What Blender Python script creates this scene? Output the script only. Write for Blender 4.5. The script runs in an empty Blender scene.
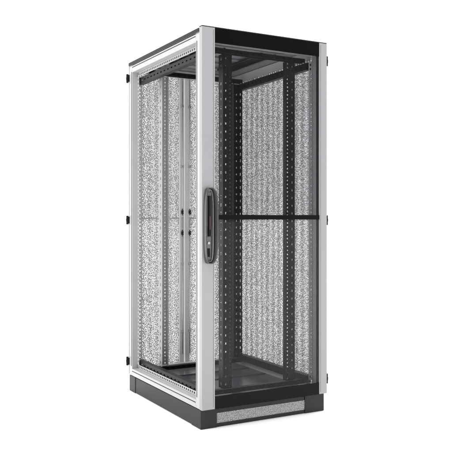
import bpy, math, random
from mathutils import Vector, Matrix
random.seed(3)
scene = bpy.context.scene
scene.view_settings.view_transform = 'Standard'
scene.view_settings.look = 'None'
scene.view_settings.exposure = 0

# ------------------------------------------------------------ materials
def new_mat(name):
    m = bpy.data.materials.new(name); m.use_nodes = True
    nt = m.node_tree
    for n in list(nt.nodes): nt.nodes.remove(n)
    out = nt.nodes.new('ShaderNodeOutputMaterial')
    return m, nt, out

def paint(name, col, rough=0.4, metal=0.0, var=0.04, bump=0.02, scale=350, spec=0.5):
    m, nt, out = new_mat(name)
    b = nt.nodes.new('ShaderNodeBsdfPrincipled')
    b.inputs['Roughness'].default_value = rough
    b.inputs['Metallic'].default_value = metal
    b.inputs['Specular IOR Level'].default_value = spec
    tc = nt.nodes.new('ShaderNodeTexCoord')
    n1 = nt.nodes.new('ShaderNodeTexNoise'); n1.inputs['Scale'].default_value = 5; n1.inputs['Detail'].default_value = 5
    nt.links.new(tc.outputs['Object'], n1.inputs['Vector'])
    mx = nt.nodes.new('ShaderNodeMix'); mx.data_type = 'RGBA'
    mx.inputs['A'].default_value = [c*(1-var) for c in col]+[1]
    mx.inputs['B'].default_value = [min(1, c*(1+var)) for c in col]+[1]
    nt.links.new(n1.outputs['Fac'], mx.inputs['Factor'])
    nt.links.new(mx.outputs['Result'], b.inputs['Base Color'])
    if bump > 0:
        n2 = nt.nodes.new('ShaderNodeTexNoise'); n2.inputs['Scale'].default_value = scale
        nt.links.new(tc.outputs['Object'], n2.inputs['Vector'])
        bp = nt.nodes.new('ShaderNodeBump'); bp.inputs['Strength'].default_value = bump*5; bp.inputs['Distance'].default_value = 0.0008
        nt.links.new(n2.outputs['Fac'], bp.inputs['Height'])
        nt.links.new(bp.outputs['Normal'], b.inputs['Normal'])
    nt.links.new(b.outputs['BSDF'], out.inputs['Surface'])
    return m

def perf(name, col, pu=0.01, pv=0.006, thr=0.27, streak=0.03, period=0.06, speck=0.06, rnd=0.3):
    """perforated steel sheet: small holes in upright columns, really transparent; hole size
    varies a little from hole to hole and from column to column"""
    m, nt, out = new_mat(name)
    N = nt.nodes.new; L = nt.links.new
    def math_(op, a=None, b=None, c=None):
        n=N('ShaderNodeMath'); n.operation=op
        for i,x in enumerate((a,b,c)):
            if x is None: continue
            if isinstance(x,(int,float)): n.inputs[i].default_value=x
            else: L(x,n.inputs[i])
        return n.outputs[0]
    def comb(u,v):
        n=N('ShaderNodeCombineXYZ'); L(u,n.inputs[0]); L(v,n.inputs[1]); return n.outputs[0]
    tc = N('ShaderNodeTexCoord'); sep = N('ShaderNodeSeparateXYZ')
    L(tc.outputs['Object'], sep.inputs[0])
    u = math_('ADD', sep.outputs['X'], sep.outputs['Y']); v = sep.outputs['Z']
    vo = N('ShaderNodeTexVoronoi'); vo.voronoi_dimensions='2D'; vo.inputs['Scale'].default_value=1.0
    vo.inputs['Randomness'].default_value=rnd
    L(comb(math_('MULTIPLY',u,1/pu), math_('MULTIPLY',v,1/pv)), vo.inputs['Vector'])
    nz = N('ShaderNodeTexNoise'); nz.inputs['Scale'].default_value=1.0; nz.inputs['Detail'].default_value=3
    L(comb(math_('MULTIPLY',u,9), math_('MULTIPLY',v,0.6)), nz.inputs['Vector'])
    sn = math_('SINE', math_('MULTIPLY_ADD', u, 2*math.pi/period, math_('MULTIPLY', nz.outputs['Fac'], 4.0)))
    sp_ = N('ShaderNodeSeparateColor'); L(vo.outputs['Color'], sp_.inputs[0])
    t = math_('MULTIPLY_ADD', sn, streak, thr)
    t = math_('ADD', t, math_('MULTIPLY', math_('SUBTRACT', sp_.outputs[0], 0.5), speck*2))
    lt = math_('LESS_THAN', vo.outputs['Distance'], t)
    b = N('ShaderNodeBsdfPrincipled'); b.inputs['Base Color'].default_value = (*col, 1); b.inputs['Roughness'].default_value = 0.45
    tr = N('ShaderNodeBsdfTransparent')
    mx = N('ShaderNodeMixShader')
    L(lt, mx.inputs[0]); L(b.outputs[0], mx.inputs[1]); L(tr.outputs[0], mx.inputs[2])
    L(mx.outputs[0], out.inputs['Surface'])
    return m

LIGHT = paint('light_grey_paint', (0.335, 0.34, 0.352), 0.26)
WHITE = paint('pale_grey_paint', (0.45, 0.453, 0.46), 0.28)
PALE = paint('shade_offset_paint', (0.68, 0.685, 0.69), 0.25)  # rear door stiles, colour lightened to make up for the shade inside
BLACK = paint('black_powder_coat', (0.006, 0.006, 0.007), 0.42, bump=0.0, spec=0.22)
DARK = paint('charcoal_plinth_paint', (0.018, 0.0185, 0.020), 0.45, spec=0.3)
GLOSSB = paint('black_glass_print', (0.0015, 0.0015, 0.002), 0.2, bump=0.0, spec=0.12)
ZINC = paint('zinc_steel', (0.50, 0.51, 0.53), 0.25, metal=0.8)
GRIP = paint('handle_grey_plastic', (0.05, 0.051, 0.055), 0.22, bump=0.0)
INLAY = paint('handle_inlay_grey', (0.22, 0.22, 0.23), 0.3)
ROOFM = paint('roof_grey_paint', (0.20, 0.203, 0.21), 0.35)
GREYR = paint('light_zinc_rail', (0.40, 0.403, 0.41), 0.3)
FLOORM = paint('floor_dark_steel', (0.06, 0.062, 0.07), 0.2, metal=0.2, bump=0.005)
MAG = paint('dark_red_plastic', (0.06, 0.012, 0.022), 0.35)
SEAL = paint('rubber_seal', (0.012, 0.012, 0.012), 0.7, spec=0.2)
PERF = perf('perforated_steel_side', (0.15, 0.15, 0.155), pu=0.0102, pv=0.0058, thr=0.262, streak=0.045, period=0.066, speck=0.09, rnd=0.40)
PERFR = perf('perforated_steel_rear', (0.20, 0.20, 0.205), pu=0.0064, pv=0.0060, thr=0.285, streak=0.025, period=0.05, speck=0.09, rnd=0.45)
PERFV = perf('perforated_vent', (0.42, 0.42, 0.43), pu=0.0060, pv=0.0056, thr=0.27, streak=0.0, speck=0.08, rnd=0.35)

def glass():
    m, nt, out = new_mat('smoky_clear_glass')
    N = nt.nodes.new; L = nt.links.new
    tr = N('ShaderNodeBsdfTransparent'); tr.inputs[0].default_value = (0.87, 0.875, 0.885, 1)
    gl = N('ShaderNodeBsdfGlossy'); gl.inputs['Roughness'].default_value = 0.02
    tc = N('ShaderNodeTexCoord'); nz = N('ShaderNodeTexNoise'); nz.inputs['Scale'].default_value = 1.5
    L(tc.outputs['Object'], nz.inputs['Vector'])
    bp = N('ShaderNodeBump'); bp.inputs['Strength'].default_value = 0.02
    L(nz.outputs['Fac'], bp.inputs['Height']); L(bp.outputs['Normal'], gl.inputs['Normal'])
    fr = N('ShaderNodeFresnel'); fr.inputs['IOR'].default_value = 1.22
    mx = N('ShaderNodeMixShader')
    L(fr.outputs[0], mx.inputs[0]); L(tr.outputs[0], mx.inputs[1]); L(gl.outputs[0], mx.inputs[2])
    L(mx.outputs[0], out.inputs['Surface'])
    return m
GLASS = glass()

# ------------------------------------------------------------ mesh builder
class B:
    def __init__(s): s.v=[]; s.f=[]; s.m=[]; s.mats=[]; s.sm=[]
    def mi(s, mat):
        if mat not in s.mats: s.mats.append(mat)
        return s.mats.index(mat)
    def face(s, idx, mat, smooth=False):
        s.f.append(idx); s.m.append(s.mi(mat)); s.sm.append(smooth)
    def box(s, x0,x1,y0,y1,z0,z1, mat):
        o=len(s.v)
        s.v += [(x0,y0,z0),(x1,y0,z0),(x1,y1,z0),(x0,y1,z0),(x0,y0,z1),(x1,y0,z1),(x1,y1,z1),(x0,y1,z1)]
        for q in [(0,3,2,1),(4,5,6,7),(0,1,5,4),(1,2,6,5),(2,3,7,6),(3,0,4,7)]:
            s.face([o+i for i in q], mat)
    def quad(s, pts, mat):
        o=len(s.v); s.v += pts; s.face([o,o+1,o+2,o+3], mat)
    def cyl(s, c, r, h, axis, mat, n=20):
        """cylinder centred on c along axis"""
        o=len(s.v)
        for k in (-1,1):
            for i in range(n):
                a=2*math.pi*i/n; p=[0,0,0]
                u,w=[j for j in range(3) if j!=axis]
                p[u]=c[u]+r*math.cos(a); p[w]=c[w]+r*math.sin(a); p[axis]=c[axis]+k*h/2
                s.v.append(tuple(p))
        for i in range(n):
            j=(i+1)%n; s.face([o+i,o+j,o+n+j,o+n+i], mat, True)
        s.face([o+i for i in range(n)], mat); s.face([o+n+i for i in range(n)], mat)
    def ladder(s, length_axis, a0, a1, w_axis, w0, w1, t0, t1, pitch, hole, hw, mat):
        """strip with a row of real rectangular holes. hw = hole width across"""
        t_axis = 3-length_axis-w_axis
        def bx(l0,l1,p0,p1):
            r=[None]*3; r[length_axis]=(l0,l1); r[w_axis]=(p0,p1); r[t_axis]=(t0,t1)
            s.box(*r[0],*r[1],*r[2],mat)
        wc=(w0+w1)/2
        bx(a0,a1,w0,wc-hw/2); bx(a0,a1,wc+hw/2,w1)
        n=int((a1-a0)/pitch); rest=(a1-a0-n*pitch)/2
        p=a0
        for i in range(n):
            c=a0+rest+pitch*(i+0.5)
            bx(p,c-hole/2,wc-hw/2,wc+hw/2); p=c+hole/2
        bx(p,a1,wc-hw/2,wc+hw/2)
    def racetrack(s, cx, cz, hx, hz, y0, y1, w, mat, n=16, exp=2.6, bulge=0.012, grip=0.0, bow=0.0):
        """closed flat loop in XZ; the grip side is thicker, stands further out and bows outwards"""
        N=4*n; o=len(s.v)
        for i in range(N):
            a=2*math.pi*i/N; ca,sa=math.cos(a),math.sin(a)
            ex=math.copysign(abs(ca)**(2/exp),ca); ez=math.copysign(abs(sa)**(2/exp),sa)
            k=max(0,math.cos(a))
            yy = y0 - bulge*k
            wi = w + grip*k
            off = bow*k
            ch = min(0.003, wi*0.3)
            for (sx,y) in ((0,y1),(0,yy+ch),(ch,yy),(wi-ch,yy),(wi,yy+ch),(wi,y1)):
                s.v.append((cx+ex*(hx-sx)+off, y, cz+ez*(hz-min(sx,w))))
        for i in range(N):
            j=(i+1)%N
            for k in range(6):
                l=(k+1)%6
                s.face([o+6*i+k,o+6*j+k,o+6*j+l,o+6*i+l], mat, k in (1,2,3))
    def make(s, name, parent=None, bevel=0.0, label=None):
        me=bpy.data.meshes.new(name); me.from_pydata(s.v,[],s.f)
        for m in s.mats: me.materials.append(m)
        for p,mi,sm in zip(me.polygons,s.m,s.sm): p.material_index=mi; p.use_smooth=sm
        me.update()
        import bmesh
        bm=bmesh.new(); bm.from_mesh(me); bmesh.ops.recalc_face_normals(bm, faces=bm.faces); bm.to_mesh(me); bm.free()
        ob=bpy.data.objects.new(name,me); scene.collection.objects.link(ob)
        if parent: ob.parent=parent
        if bevel>0:
            md=ob.modifiers.new('bevel','BEVEL'); md.width=bevel; md.segments=2; md.limit_method='ANGLE'; md.angle_limit=math.radians(50)
        if label: ob['label']=label
        return ob

W, D, P, H = 0.8, 1.0, 0.10, 2.10      # width, depth, plinth height, overall height
cab = bpy.data.objects.new('server_cabinet', None); scene.collection.objects.link(cab)
cab.empty_display_size=0.2
cab['label']='tall light grey server cabinet with glazed door on charcoal plinth'
cab['category']='server rack'

# ------------------------------------------------------------ frame
b=B()
pt=0.042
for (x0,x1) in ((0.004,0.004+pt),(W-0.004-pt,W-0.004)):
    for (y0,y1) in ((0.004,0.004+pt),(D-0.004-pt,D-0.004)):
        b.box(x0,x1,y0,y1,P+0.002,H-0.02,WHITE)
for xs,sx in ((0.004+pt,1),(W-0.004-pt,-1)):
    for ys,sy in ((0.004+pt,1),(D-0.004-pt,-1)):
        xa,xb=sorted((xs-sx*0.003, xs-sx*0.006))
        ya,yb=sorted((ys+sy*0.0005, ys+sy*0.026))
        b.ladder(2,P+0.07,H-0.09,1,ya,yb,xa,xb,0.025,0.013,0.011,WHITE)
        ya,yb=sorted((ys-sy*0.003, ys-sy*0.006))
        xa,xb=sorted((xs+sx*0.0005, xs+sx*0.026))
        b.ladder(2,P+0.07,H-0.09,0,xa,xb,ya,yb,0.025,0.013,0.011,WHITE)
y0,y1=0.004+pt+0.001,D-0.004-pt-0.001
for (x0,x1) in ((0.004,0.044),(W-0.044,W-0.004)):
    for (z0,z1) in ((P+0.002,P+0.045),(H-0.065,H-0.022)):
        b.box(x0,x1,y0,y1,z0,z1,WHITE)
x0,x1=0.004+pt+0.001,W-0.004-pt-0.001
for (ya,yb) in ((0.004,0.044),(D-0.044,D-0.004)):
    for (z0,z1) in ((P+0.002,P+0.045),(H-0.065,H-0.022)):
        b.box(x0,x1,ya,yb,z0,z1,WHITE)
for xa in (0.040,W-0.043):
    b.ladder(1,0.07,D-0.07,2,H-0.092,H-0.066,xa,xa+0.003,0.025,0.013,0.011,WHITE)
    b.ladder(1,0.07,D-0.07,2,P+0.046,P+0.070,xa,xa+0.003,0.025,0.013,0.011,WHITE)
for z in (H-0.036,P+0.028):
    b.box(0.0020,0.0045,0.05,D-0.05,z,z+0.004,SEAL)
b.box(0.0020,0.0045,0.032,0.036,P+0.06,H-0.06,SEAL)
b.box(0.0020,0.0045,D-0.038,D-0.034,P+0.06,H-0.06,SEAL)
frame=b.make('frame',cab,0.0025)

# ------------------------------------------------------------ roof
b=B()
z=H-0.0195
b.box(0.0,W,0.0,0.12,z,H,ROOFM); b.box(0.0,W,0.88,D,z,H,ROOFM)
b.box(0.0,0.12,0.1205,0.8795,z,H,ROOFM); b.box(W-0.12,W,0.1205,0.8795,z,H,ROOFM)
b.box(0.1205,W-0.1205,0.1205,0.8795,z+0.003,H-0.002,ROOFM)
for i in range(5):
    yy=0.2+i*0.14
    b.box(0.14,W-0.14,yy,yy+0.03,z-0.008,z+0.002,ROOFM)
b.box(-0.003,-0.0005,0.002,D-0.002,H-0.0185,H+0.001,BLACK)
b.box(0.001,0.004,0.05,D-0.05,H-0.021,H-0.0197,SEAL)
b.box(-0.001,W+0.001,-0.033,-0.001,H+0.0025,H+0.0075,DARK)   # dark lid edge above the door
roof=b.make('roof_panel',cab,0.0012)
b=B()
for xx in (0.19,0.53):
    for k in range(60):
        yy=0.24+k*0.0086
        b.box(xx,xx+0.08,yy,yy+0.004,z-0.014,z-0.0105,BLACK)
    b.box(xx-0.012,xx-0.001,0.225,0.765,z-0.018,z-0.0085,BLACK); b.box(xx+0.081,xx+0.092,0.225,0.765,z-0.018,z-0.0085,BLACK)
b.make('cable_brush',roof)

# ------------------------------------------------------------ floor
b=B()
for (ya,yb) in ((0.05,0.27),(0.274,0.52),(0.524,0.72),(0.724,D-0.05)):
    b.box(0.05,W-0.05,ya,yb,P+0.012,P+0.016,FLOORM)
    b.box(0.06,W-0.06,ya+0.004,ya+0.010,P+0.0165,P+0.022,FLOORM)
b.make('floor_plate',cab,0.001)

# ------------------------------------------------------------ plinth
b=B()
c=0.10; c2=0.135
for (xa,xb) in ((0.003,c),(W-c2,W-0.003)):
    for (ya,yb) in ((-0.012,c),(D-c,D-0.003)):
        b.box(xa,xb,ya,yb,0.0,P-0.001,DARK)
for (xa,xb) in ((0.006,0.022),(W-0.022,W-0.006)):
    b.box(xa,xb,c+0.001,D-c-0.001,0.002,P-0.003,DARK)
for (ya,yb) in ((-0.008,0.006),(D-0.02,D-0.006)):
    b.box(c+0.001,W-c2-0.001,ya,yb,P-0.026,P-0.003,DARK)
    b.box(c+0.001,W-c2-0.001,ya,yb,0.002,0.020,DARK)
plinth=b.make('plinth',cab,0.002)
for ya in (-0.0075,D-0.01):
    b=B(); b.quad([(c,ya,0.0205),(W-c2,ya,0.0205),(W-c2,ya,P-0.0265),(c,ya,P-0.0265)],PERFV)
    b.make('vent_grille',plinth)

# ------------------------------------------------------------ front door
yf=-0.034; yb_=-0.004
b=B()
sl=0.075; sr=0.052
zb,zt=P+0.004,H+0.002
b.box(-0.001,sl,yf,yb_,zb,zt,LIGHT)
b.box(W-sr,W+0.001,yf,yb_,zb,zt,LIGHT)
b.box(sl+0.0005,W-sr-0.0005,yf+0.006,yb_,zt-0.05,zt-0.001,BLACK)
b.box(sl+0.0005,W-sr-0.0005,yf+0.006,yb_,zb+0.001,zb+0.045,BLACK)
b.box(W-sr-0.006,W-sr-0.0005,yf+0.010,yb_-0.008,zb+0.046,zt-0.051,BLACK)
b.box(sl-0.010,sl-0.0085,yf-0.0006,yf+0.001,zb+0.01,zt-0.01,SEAL)
b.box(W-sr+0.009,W-sr+0.0105,yf-0.0006,yf+0.001,zb+0.01,zt-0.01,SEAL)
door=b.make('front_door',cab,0.007,'glazed door with light grey stiles and black bands')
b=B(); b.box(sl+0.001,W-sr-0.001,yf+0.002,yf+0.0055,zb+0.045,zt-0.05,GLASS); b.make('glass_pane',door)
for (za,zc) in ((zt-0.078,zt-0.0005),(zb+0.0005,zb+0.066)):
    b=B(); b.box(sl+0.001,W-sr-0.001,yf+0.0003,yf+0.0017,za,zc,GLOSSB); b.make('glass_border',door)
b=B(); b.box(sl+0.001,W-sr-0.001,yf-0.004,yf+0.0015,1.097,1.122,GLOSSB); b.make('crossbar',door,0.001)
# handle
b=B()
hx=0.034; hz=1.065
b.racetrack(hx,hz,0.028,0.198,yf-0.034,yf-0.0005,0.006,GRIP,exp=3.8,bulge=0.020,grip=0.0035,bow=0.008)
b.racetrack(hx,hz,0.0205,0.189,yf-0.014,yf-0.0005,0.003,ZINC,exp=5)
b.box(hx-0.0155,hx+0.014,yf-0.010,yf-0.0003,hz-0.005,hz+0.174,INLAY)
b.box(hx-0.007,hx+0.005,yf-0.024,yf-0.0102,hz-0.055,hz+0.155,BLACK)
b.box(hx-0.0055,hx+0.0035,yf-0.026,yf-0.0242,hz-0.02,hz+0.05,MAG)
b.box(hx-0.0135,hx+0.013,yf-0.008,yf-0.0003,hz-0.176,hz-0.056,INLAY)
b.cyl((hx-0.001,yf-0.011,hz-0.090),0.0075,0.008,1,ZINC)
b.box(hx-0.008,hx+0.006,yf-0.012,yf-0.0085,hz-0.162,hz-0.118,BLACK)
b.make('handle',door,0.0015,'dark grey looped lever handle with dark red centre')
def hinge(x, y, z, parent, sgn):
    b=B()
    b.cyl((x,y,z),0.007,0.056,2,BLACK)
    b.cyl((x,y,z),0.0085,0.018,2,BLACK)
    xa,xb=sorted((x-sgn*0.001,x-sgn*0.03))
    b.box(xa,xb,y+0.0085 if y<0.5 else y-0.0125,y+0.0125 if y<0.5 else y-0.0085,z-0.022,z+0.022,BLACK)
    return b.make('hinge',parent,0.001)
HZ=(0.185,1.093,2.005)
for z in HZ: hinge(W+0.008,-0.024,z,door,1)

# ------------------------------------------------------------ rear doors (two leaves)
def leaf(x0,x1,left):
    b=B(); ya,yb=D+0.003,D+0.026; t=0.030; ti=0.034; tl,tr=(t,ti) if left else (ti,t)
    b.box(x0,x0+tl,ya,yb,P+0.004,H,PALE); b.box(x1-tr,x1,ya,yb,P+0.004,H,PALE)
    b.box(x0+tl+0.0005,x1-tr-0.0005,ya,yb,P+0.004,P+0.04,WHITE); b.box(x0+tl+0.0005,x1-tr-0.0005,ya,yb,H-0.04,H,WHITE)
    b.box(x0+tl+0.0005,x1-tr-0.0005,ya+0.002,ya+0.014,1.100,1.107,GREYR)
    d=b.make('rear_door',cab,0.003,'perforated rear door leaf')
    b=B(); yy=D+0.020
    b.quad([(x0+tl,yy,P+0.04),(x1-tr,yy,P+0.04),(x1-tr,yy,H-0.04),(x0+tl,yy,H-0.04)],PERFR); b.make('perforated_sheet',d)
    for z in HZ: hinge(x0-0.006 if left else x1+0.006, D+0.014, z, d, -1 if left else 1)
    return d
dl=leaf(0.001,0.396,True); dr=leaf(0.404,W-0.001,False)
for dd,xx in ((dl,0.377),(dr,0.432)):
    b=B(); y=D-0.010
    b.cyl((xx,y,1.62),0.004,0.88,2,ZINC,12); b.cyl((xx,y,0.60),0.004,0.80,2,ZINC,12)
    for zz in (1.135,0.995):
        b.box(xx-0.0055,xx+0.0055,y-0.008,y+0.010,zz,zz+0.022,BLACK)
        b.cyl((xx,y,zz+0.011),0.0045,0.046,2,GRIP,12)
        b.cyl((xx+0.003,y-0.009,zz+0.011),0.003,0.004,1,ZINC,10)
    b.box(xx-0.004,xx+0.004,y-0.004,y+0.008,1.036,1.111,ZINC)
    for z in (0.35,0.8,1.45,1.85): b.box(xx-0.007,xx+0.007,y-0.006,y+0.014,z-0.008,z+0.008,ZINC)
    b.make('lock_rod',dd,0.001)
# ------------------------------------------------------------ side panel (far side)
b=B(); xa,xb=W+0.001,W+0.014; t=0.022
b.box(xa,xb,0.002,0.002+t,P+0.004,H-0.004,LIGHT); b.box(xa,xb,D-0.002-t,D-0.002,P+0.004,H-0.004,LIGHT)
b.box(xa,xb,t+0.003,D-t-0.003,P+0.004,P+0.03,LIGHT); b.box(xa,xb,t+0.003,D-t-0.003,H-0.03,H-0.004,LIGHT)
sp=b.make('side_panel',cab,0.0015)
b=B(); xx=W+0.006
b.quad([(xx,t+0.002,P+0.03),(xx,D-t-0.002,P+0.03),(xx,D-t-0.002,H-0.03),(xx,t+0.002,H-0.03)],PERF); b.make('perforated_sheet',sp)

# ------------------------------------------------------------ 19-inch rails
zr0,zr1=P+0.075,H-0.10
def rail(xin, sx, y, sy, M, wd=0.052):
    b=B()
    xa,xb=sorted((xin,xin+sx*0.024))
    b.ladder(2,zr0,zr1,0,xa,xb,y-0.001,y+0.001,0.022225,0.0085,0.0075,M)
    xa,xb=sorted((xin+sx*0.0245,xin+sx*wd))
    b.ladder(2,zr0,zr1,0,xa,xb,y-0.001,y+0.001,0.04445,0.011,0.008,M)
    xa,xb=sorted((xin+sx*(wd+0.0005),xin+sx*(wd+0.0025)))
    ya,yb=sorted((y,y+sy*0.05))
    b.ladder(2,zr0,zr1,1,ya,yb,xa,xb,0.04445,0.018,0.010,M)
    xa,xb=sorted((xin+sx*0.001,xin+sx*0.003))
    ya,yb=sorted((y+sy*0.0015,y+sy*0.03))
    b.box(xa,xb,ya,yb,zr0,zr1,M)
    return b.make('mounting_rail',cab)
rail(0.238,-1,0.075,1,BLACK); rail(0.592,1,0.075,1,BLACK,0.060)
rail(0.662,1,0.83,-1,BLACK)
rail(0.190,-1,0.83,-1,GREYR)['label']='light grey slotted mounting rail'

# cross members & depth struts
def cross(y,z0,z1):
    b=B()
    b.ladder(0,0.07,W-0.07,2,z0,z1,y,y+0.003,0.04,0.02,0.006,BLACK)
    b.box(0.07,W-0.07,y+0.0035,y+0.03,z1-0.003,z1,BLACK)
    b.box(0.07,W-0.07,y+0.0305,y+0.0325,z0,z1,BLACK)
    return b.make('cross_member',cab)
for y in (0.080,0.80):
    cross(y,H-0.094,H-0.070); cross(y,P+0.046,P+0.070)
def strut(x,z0,z1):
    b=B()
    b.ladder(1,0.05,D-0.05,2,z0,z1,x,x+0.003,0.05,0.020,0.007,BLACK)
    b.box(x+0.0035,x+0.030,0.05,D-0.05,z0,z0+0.003,BLACK); b.box(x+0.0035,x+0.030,0.05,D-0.05,z1-0.003,z1,BLACK)
    b.box(x+0.031,x+0.033,0.05,D-0.05,z0,z1,BLACK)
    return b.make('depth_strut',cab)
for x in (0.048,W-0.084):
    strut(x,H-0.140,H-0.10); strut(x,P+0.055,P+0.097)

# ------------------------------------------------------------ ground
b=B(); R=300
b.quad([(-R,-R,0),(R,-R,0),(R,R,0),(-R,R,0)], paint('white_studio_floor',(0.97,0.97,0.97),0.8,var=0.003,bump=0,spec=0.1))
g=b.make('ground'); g['kind']='structure'; g['label']='seamless white studio floor'; g['category']='floor'; g.location.z=-0.001

# ------------------------------------------------------------ light
# white studio surround, dimmer on the side the photographer stands
w=bpy.data.worlds.new('World'); scene.world=w; w.use_nodes=True
nt=w.node_tree; bg=nt.nodes['Background']; bg.inputs[0].default_value=(1,1,1,1)
tc=nt.nodes.new('ShaderNodeTexCoord'); dt=nt.nodes.new('ShaderNodeVectorMath'); dt.operation='DOT_PRODUCT'
dt.inputs[1].default_value=(0.30,0.954,0)
nt.links.new(tc.outputs['Generated'],dt.inputs[0])
mr=nt.nodes.new('ShaderNodeMapRange'); mr.interpolation_type='SMOOTHSTEP'
mr.inputs['From Min'].default_value=-0.75; mr.inputs['From Max'].default_value=0.15
mr.inputs['To Min'].default_value=0.6; mr.inputs['To Max'].default_value=1.65
nt.links.new(dt.outputs['Value'],mr.inputs['Value']); nt.links.new(mr.outputs['Result'],bg.inputs['Strength'])
def sun(name,energy,ang,d):
    sd=bpy.data.lights.new(name,'SUN'); sd.energy=energy; sd.angle=math.radians(ang); sd.color=(1,0.99,0.98)
    s=bpy.data.objects.new(name,sd); scene.collection.objects.link(s)
    s.rotation_euler=Vector(d).to_track_quat('-Z','Y').to_euler()
sun('key_lamp',1.8,40,(1.0,0.25,-1.2))
sun('added_fill_lamp',1.7,40,(-1.0,-0.55,-1.1))  # added fill sun from right rear, thins the cabinet's shadow on the ground

# ------------------------------------------------------------ camera
cd=bpy.data.cameras.new('camera'); cam=bpy.data.objects.new('camera',cd); scene.collection.objects.link(cam)
cam.location=(-1.7205,-3.393,1.10)
cam.rotation_euler=(math.radians(90),0,-math.radians(29.0))
cd.sensor_width=36; cd.lens=57.9; cd.shift_y=-0.0155; cd.clip_end=1000; cd.clip_start=0.05
scene.camera=cam
